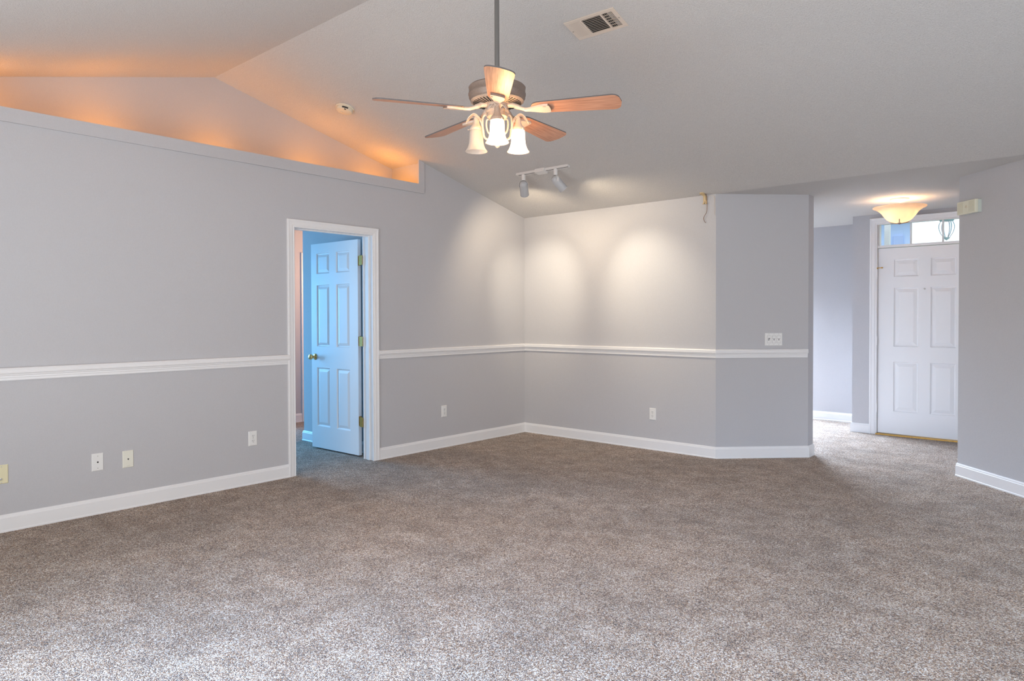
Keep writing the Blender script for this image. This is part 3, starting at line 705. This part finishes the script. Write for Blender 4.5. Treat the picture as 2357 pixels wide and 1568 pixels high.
# ------------------------------------------------------------------ ceiling fan
FX, FY = -2.465, YP
fan = thing('ceiling_fan', 'five-blade oak ceiling fan with three bell-shaped lamp shades on a grey downrod', 'ceiling fan', (FX, FY, ZP))
def Z(z): return z - ZP
bm = B(); lathe(bm, [(0, 0.0), (0.072, -0.002), (0.072, Z(3.24)), (0.055, Z(3.205)), (0.022, Z(3.185)), (0.02, Z(3.18)), (0, Z(3.18))], 36); obj('canopy', bm, PEWTER, fan, smooth=True)
bm = B(); tube(bm, [(0, 0, Z(3.2)), (0, 0, Z(2.55))], 0.0125, 18); obj('downrod', bm, RODM, fan, smooth=True)
bm = B()
lathe(bm, [(0, Z(2.555)), (0.025, Z(2.553)), (0.03, Z(2.535)), (0.075, Z(2.525)), (0.120, Z(2.516)), (0.142, Z(2.509)), (0.1485, Z(2.502)), (0.147, Z(2.494)), (0.1465, Z(2.474)), (0.1495, Z(2.470)), (0.1495, Z(2.464)), (0.1475, Z(2.460)),
           (0.146, Z(2.448)), (0.139, Z(2.436)), (0.128, Z(2.428)), (0.070, Z(2.417)), (0, Z(2.417))], 56)
mh = obj('motor_housing', bm, PEWTER, fan, smooth=True)
# cast underside ring with radial cooling slots
bm = B()
lathe(bm, [(0.066, Z(2.4165)), (0.128, Z(2.4275)), (0.138, Z(2.4345)), (0.139, Z(2.432)), (0.129, Z(2.4245)), (0.066, Z(2.4135))], 56, close=True)
obj('underside_ring', bm, TAUPE, mh, smooth=True)
bm = B()
for k in range(40):
    a = 2 * PI * k / 40
    R = Matrix.Rotation(a, 4, 'Z') @ Matrix.Translation((0.1, 0, Z(2.4185))) @ Matrix.Rotation(-math.radians(10), 4, 'Y')
    box(bm, -0.024, 0.026, -0.0032, 0.0032, -0.0012, 0.001, 0, R)
obj('cooling_slots', bm, DARK, mh)
bm = B(); lathe(bm, [(0, Z(2.418)), (0.062, Z(2.418)), (0.062, Z(2.408)), (0.058, Z(2.402)), (0.058, Z(2.388)), (0.061, Z(2.384)), (0.060, Z(2.378)), (0.054, Z(2.372)), (0.054, Z(2.352)), (0.045, Z(2.343)), (0.022, Z(2.336)), (0.014, Z(2.30)), (0.016, Z(2.275)), (0.024, Z(2.262)), (0.026, Z(2.250)), (0.020, Z(2.238)), (0.011, Z(2.230)), (0.010, Z(2.215)), (0, Z(2.213))], 36)
obj('switch_housing', bm, TAUPE, fan, smooth=True)
bm = B(); lathe(bm, [(0, Z(2.216)), (0.009, Z(2.214)), (0.013, Z(2.206)), (0.011, Z(2.198)), (0.005, Z(2.192)), (0, Z(2.190))], 18); obj('finial', bm, CREAM, fan, smooth=True)
A0 = math.atan2(-FY, -FX) + math.radians(1.2)
ZB = 2.388
def blade_outline():
    P = []
    def arc(cx, cy, rx, ry, a0, a1, n=8):
        for k in range(n + 1):
            a = a0 + (a1 - a0) * k / n; P.append((cx + rx * math.cos(a), cy + ry * math.sin(a)))
    r0, r1, w0, w1 = 0.185, 0.645, 0.052, 0.070
    arc(r1 - 0.046, -w1 + 0.038, 0.040, 0.038, -PI / 2, -0.25); P.append((r1, 0)); arc(r1 - 0.046, w1 - 0.038, 0.040, 0.038, 0.25, PI / 2)
    arc(r0 + 0.045, w0 - 0.042, 0.045, 0.042, PI / 2, PI - 0.1, 6); arc(r0 + 0.045, -w0 + 0.042, 0.045, 0.042, PI + 0.1, 1.5 * PI, 6)
    return P
for k in range(5):
    a = A0 + 2 * PI * k / 5
    T = Matrix.Translation((0, 0, Z(ZB))) @ Matrix.Rotation(a, 4, 'Z') @ Matrix.Rotation(math.radians(-12.5), 4, 'X') @ Matrix.Rotation(math.radians(0.8), 4, 'Y')
    bm = B(); prism(bm, [(x, y, -0.003) for x, y in blade_outline()], (0, 0, 0.0065), 1, 0)
    bl = obj('blade', bm, [OAK, BLADETOP], fan); bl.matrix_local = T
    # cast bracket: arm from the motor and paddle plate under the blade
    bm = B()
    prof = []
    for i in range(13):
        u = i / 12; prof.append((0.150 + 0.112 * u, 0.010 + 0.026 * (1 - math.cos(PI * u)) / 2))
    prof += [(0.276, 0.034)]
    end = [(0.276 + 0.010 * math.cos(PI * k / 10 - PI / 2), 0.034 * math.sin(PI * k / 10 - PI / 2)) for k in range(1, 10)]
    out = [(x, -w) for x, w in prof] + end + [(x, w) for x, w in reversed(prof)]
    prism(bm, [(x, y, -0.0035) for x, y in out], (0, 0, -0.011))
    for f in bm.faces:
        c = f.calc_center_median()
        if c.x > 0.2765 and len(f.verts) == 4: f.material_index = 1  # outer end face painted dark, standing in for the shadow gap
    for dx in (0.252, 0.258, 0.264): box(bm, dx - 0.0012, dx + 0.0012, -0.033, -0.022, -0.0152, -0.0140, 1)
    bk = obj('blade_bracket', bm, [CREAM, PEWTER], fan, smooth=False, bevel=0.004); bk.matrix_local = T
    bm = B(); tube(bm, spline([(0.060, 0, Z(2.412)), (0.085, 0, Z(2.409)), (0.115, 0, Z(2.394)), (0.150, 0, Z(2.381)), (0.185, 0, Z(2.379))], 5), [0.016] * 6 + [0.013] * 5 + [0.010] * 5 + [0.010] * 5, 12)
    o = obj('bracket_arm', bm, CREAM, bk, smooth=True); o.matrix_local = T.inverted() @ Matrix.Rotation(a, 4, 'Z')
# three lamp arms with sockets, shades and bulbs
RS = 0.128
for k, lit in ((0, True), (1, True), (2, False)):
    a = A0 - math.radians(1.2) + 2 * PI * k / 3
    R = Matrix.Rotation(a, 4, 'Z')
    bm = B()
    tube(bm, spline([(0.016, 0, Z(2.252)), (0.050, 0, Z(2.240)), (0.078, 0, Z(2.258)), (0.086, 0, Z(2.295)), (0.095, 0, Z(2.335)), (0.112, 0, Z(2.360)), (RS + 0.004, 0, Z(2.366))], 6), 0.0058, 10)
    tube(bm, spline([(0.048, 0, Z(2.352)), (0.066, 0, Z(2.374)), (0.084, 0, Z(2.366)), (0.088, 0, Z(2.335)), (0.087, 0, Z(2.300))], 6), 0.0045, 8)
    tube(bm, spline([(0.046, 0, Z(2.348)), (0.062, 0, Z(2.345)), (0.066, 0, Z(2.318)), (0.058, 0, Z(2.285)), (0.040, 0, Z(2.265))], 6), 0.0045, 8)
    arm = obj('lamp_arm', bm, CREAM, fan, smooth=True); arm.matrix_local = R
    # acanthus leaves curling over the socket
    for s, ln in ((0, 0.074), (0.75, 0.060), (-0.75, 0.060)):
        bm = B(); n = 12; c = []
        for i in range(n + 1):
            u = i / n; x = RS - 0.028 + ln * 1.25 * u; z = Z(2.352) + 0.026 * math.sin(PI * min(1, u * 0.85)) - 0.024 * max(0, u - 0.55) ** 1.5 * 2.6; w = 0.0145 * math.sin(PI * (0.12 + 0.86 * u)) ** 0.7 + 0.001
            c.append((x, z, w))
        top = [[bm.verts.new((x, y * w, z + (0.004 if y else 0) + 0.0)) for y in (-1, 0, 1)] for x, z, w in c]
        bot = [[bm.verts.new((x, y * w, z - 0.0035 + (0.004 if y else 0))) for y in (-1, 0, 1)] for x, z, w in c]
        for A, Bb in zip(range(n), range(1, n + 1)):
            for j in (0, 1):
                bm.faces.new((top[A][j], top[Bb][j], top[Bb][j + 1], top[A][j + 1])); bm.faces.new((bot[A][j], bot[A][j + 1], bot[Bb][j + 1], bot[Bb][j]))
            for j in (0, 2): bm.faces.new((top[A][j], bot[A][j], bot[Bb][j], top[Bb][j]))
        o = obj('leaf_scroll', bm, CREAM, arm, smooth=True); o.matrix_local = Matrix.Translation((RS - 0.02, 0, 0)) @ Matrix.Rotation(s, 4, 'Z') @ Matrix.Translation((-(RS - 0.02), 0, 0))
    bm = B(); lathe(bm, [(0, Z(2.372)), (0.010, Z(2.370)), (0.0145, Z(2.362)), (0.0150, Z(2.340)), (0.0185, Z(2.334)), (0.0215, Z(2.326)), (0.031, Z(2.316)), (0.0355, Z(2.308)), (0.0355, Z(2.298)), (0.033, Z(2.298)), (0.030, Z(2.312)), (0, Z(2.320))], 28)
    for q in range(3):
        b = 2 * PI * q / 3 + 0.6; c0, s0 = math.cos(b), math.sin(b)
        tube(bm, [(0.034 * c0, 0.034 * s0, Z(2.303)), (0.042 * c0, 0.042 * s0, Z(2.303))], 0.0018, 6); tube(bm, [(0.042 * c0, 0.042 * s0, Z(2.303)), (0.045 * c0, 0.045 * s0, Z(2.303))], 0.0034, 8)
    o = obj('socket_cup', bm, TAUPE if k == 0 else CREAM, fan, smooth=True); o.matrix_local = R @ Matrix.Translation((RS, 0, 0))
    bm = B()
    outp = [(0.0305, 2.312), (0.0315, 2.300), (0.0345, 2.290), (0.0358, 2.272), (0.0366, 2.250), (0.0390, 2.230), (0.0435, 2.213), (0.0505, 2.199), (0.0575, 2.190), (0.0590, 2.187)]
    inp = [(r - 0.0032, z + 0.0006) for r, z in reversed(outp)]
    lathe(bm, [(r, Z(z)) for r, z in outp + inp], 40, close=True)
    sh = obj('lamp_shade', bm, SHADE, fan, smooth=True); sh.matrix_local = R @ Matrix.Translation((RS, 0, 0)); sh['label'] = 'glowing white glass bell shade' if lit else 'unlit frosted glass bell shade'
    bm = B(); lathe(bm, [(0, Z(2.304)), (0.011, Z(2.302)), (0.012, Z(2.288)), (0.019, Z(2.272)), (0.0245, Z(2.252)), (0.0215, Z(2.236)), (0.012, Z(2.226)), (0, Z(2.223))], 20)
    o = obj('bulb', bm, BULB_ON if lit else BULB_OFF, fan, smooth=True); o.matrix_local = R @ Matrix.Translation((RS, 0, 0))
# pull chain
bm = B(); ca = A0 + 0.62; cx, cy = 0.058 * math.cos(ca), 0.058 * math.sin(ca)
tube(bm, [(cx * 0.9, cy * 0.9, Z(2.384)), (cx * 1.05, cy * 1.05, Z(2.382))], 0.003, 8)
for i in range(28): lathe(bm, [(0, 0.0016), (0.0014, 0.0008), (0.0014, -0.0008), (0, -0.0016)], 6, (cx * 1.05, cy * 1.05, Z(2.380 - 0.0032 * i)))
obj('pull_chain', bm, BRASS, fan)

# ------------------------------------------------------------------ foyer ceiling lamp
LX, LY = -1.652, 7.482
fl = thing('ceiling_lamp', 'alabaster glass bowl ceiling lamp hanging in the foyer near the front door', 'ceiling lamp', (LX, LY, ZC))
def q(z): return z - ZC
bm = B(); lathe(bm, [(0, 0), (0.082, 0), (0.082, q(2.431)), (0.072, q(2.420)), (0.045, q(2.410)), (0.018, q(2.406)), (0.010, q(2.400)), (0, q(2.400))], 36); obj('canopy', bm, CREAM, fl, smooth=True)
bm = B(); tube(bm, [(0, 0, q(2.41)), (0, 0, q(2.208))], 0.006, 12); obj('stem', bm, CREAM, fl, smooth=True)
bm = B()
bo = [(0.232, 2.358), (0.226, 2.351), (0.205, 2.342), (0.178, 2.325), (0.155, 2.301), (0.133, 2.270), (0.110, 2.241), (0.082, 2.221), (0.045, 2.210), (0.012, 2.207)]
bi = [(max(0.012, r - 0.004), z + 0.004) for r, z in reversed(bo)]
lathe(bm, [(r, q(z)) for r, z in bo + bi], 48, close=True)
obj('glass_bowl', bm, BOWL, fl, smooth=True)
bm = B(); lathe(bm, [(0, q(2.212)), (0.016, q(2.208)), (0.014, q(2.200)), (0.006, q(2.194)), (0, q(2.191))], 16)
obj('finial', bm, PEWTER, fl, smooth=True)
for k in range(3):
    a = math.radians(-78 + 120 * k); bm = B()
    tube(bm, [(r * math.cos(a), r * math.sin(a), q(z)) for r, z in ((0.010, 2.200), (0.045, 2.2065), (0.084, 2.217), (0.104, 2.231))], [0.004, 0.004, 0.0045, 0.003], 8)
    obj('clip', bm, PEWTER, fl, smooth=True)
for k in range(2):
    a = math.radians(35 + 180 * k); px, py = 0.062 * math.cos(a), 0.062 * math.sin(a)
    bm = B(); lathe(bm, [(0, q(2.345)), (0.013, q(2.341)), (0.024, q(2.318)), (0.027, q(2.298)), (0.020, q(2.279)), (0, q(2.271))], 20, (px, py, 0)); obj('bulb', bm, BULB_FOYER, fl, smooth=True)
    bm = B(); tube(bm, [(0, 0, q(2.358)), (px * 0.6, py * 0.6, q(2.364)), (px, py, q(2.358)), (px, py, q(2.339))], 0.007, 8); obj('lamp_socket', bm, CREAM, fl)

# ================================================================== OUTSIDE, seen through the transom
bm = B(); box(bm, -30, 26, 9.4, 40, -0.35, -0.15); struct('ground', bm, noise_bump(mat('lawn', (0.12, 0.18, 0.07), 0.9), 20, 0.4, 0.03, 3, 0.6, 0.3))
bm = B(); box(bm, -2.1, 0.8, 8.6, 10.3, 2.72, 2.80); struct('ceiling_porch', bm, TRIM)
LNM = mat('lantern_washed', (0.42, 0.74, 0.92), 0.5, 0.0)  # outdoor glare put into the colour, metal lightened to a washed-out blue
lx_, ly_ = -1.565, 9.28
ln = thing('porch_lantern', 'hanging porch lantern seen through the transom glass', 'lantern', (lx_, ly_, 2.72))
def w(z): return z - 2.72
bm = B(); tube(bm, [(0, 0, 0), (0, 0, w(2.46))], 0.006, 8); lathe(bm, [(0, 0), (0.04, 0), (0.03, -0.02), (0, -0.022)], 20); obj('hanging_rod', bm, LNM, ln, smooth=True)
bm = B(); lathe(bm, [(0, w(2.475)), (0.02, w(2.468)), (0.05, w(2.445)), (0.074, w(2.432)), (0.078, w(2.420)), (0.075, w(2.412)), (0.068, w(2.398)), (0, w(2.40))], 24); obj('lantern_cap', bm, LNM, ln, smooth=True)
bm = B()
for k in range(6):
    a = 2 * PI * k / 6 + 0.3; tube(bm, spline([(r * math.cos(a), r * math.sin(a), w(z)) for r, z in ((0.056, 2.402), (0.074, 2.36), (0.077, 2.32), (0.062, 2.265), (0.036, 2.222), (0.026, 2.20))], 4), 0.0042, 6)
obj('cage', bm, LNM, ln, smooth=True)
bm = B(); lathe(bm, [(0.048, w(2.400)), (0.062, w(2.36)), (0.065, w(2.32)), (0.053, w(2.27)), (0.031, w(2.222)), (0.029, w(2.222)), (0.051, w(2.27)), (0.063, w(2.32)), (0.060, w(2.36)), (0.046, w(2.400))], 20, close=True); obj('lantern_glass', bm, PANE, ln, smooth=True)
bm = B(); lathe(bm, [(0, w(2.21)), (0.036, w(2.212)), (0.030, w(2.196)), (0.012, w(2.186)), (0, w(2.175))], 18); obj('lantern_base', bm, LNM, ln, smooth=True)
# porch post and the house across the street
SIDING = mat('pale_blue_siding', (0.50, 0.64, 0.95), 0.7)  # blue siding lightened, outdoor bloom put into its colour
bm = B(); box(bm, -2.365, -2.305, 9.92, 9.98, -0.15, 2.72); tag(obj('porch_post', bm, TRIM), 'white porch post seen through the left pane of the transom', 'post')
hs = thing('house', 'pale blue house across the street seen through the transom', 'house', (-4.96, 24.0, -0.15), (0, 0, math.radians(17)))
bm = B(); box(bm, -9, 0, 0, 8, 0, 4.6); 
obj('house_wall', bm, SIDING, hs)
bm = B(); prism(bm, [(-9.4, -0.5, 4.5), (0.4, -0.5, 4.5), (0.4, 4.0, 6.0), (-9.4, 4.0, 6.0)], (0, 0, 0.2)); prism(bm, [(-9.4, 8.5, 4.5), (0.4, 8.5, 4.5), (0.4, 4.0, 6.0), (-9.4, 4.0, 6.0)], (0, 0, 0.2)); obj('house_roof', bm, mat('roof_grey', (0.25, 0.27, 0.32), 0.8), hs)
bm = B(); box(bm, -0.50, -0.24, -0.06, 0, 3.55, 3.92); obj('house_window', bm, mat('house_window_washed', (0.40, 0.52, 0.85), 0.3), hs)  # glass colour lightened as if washed by blue light
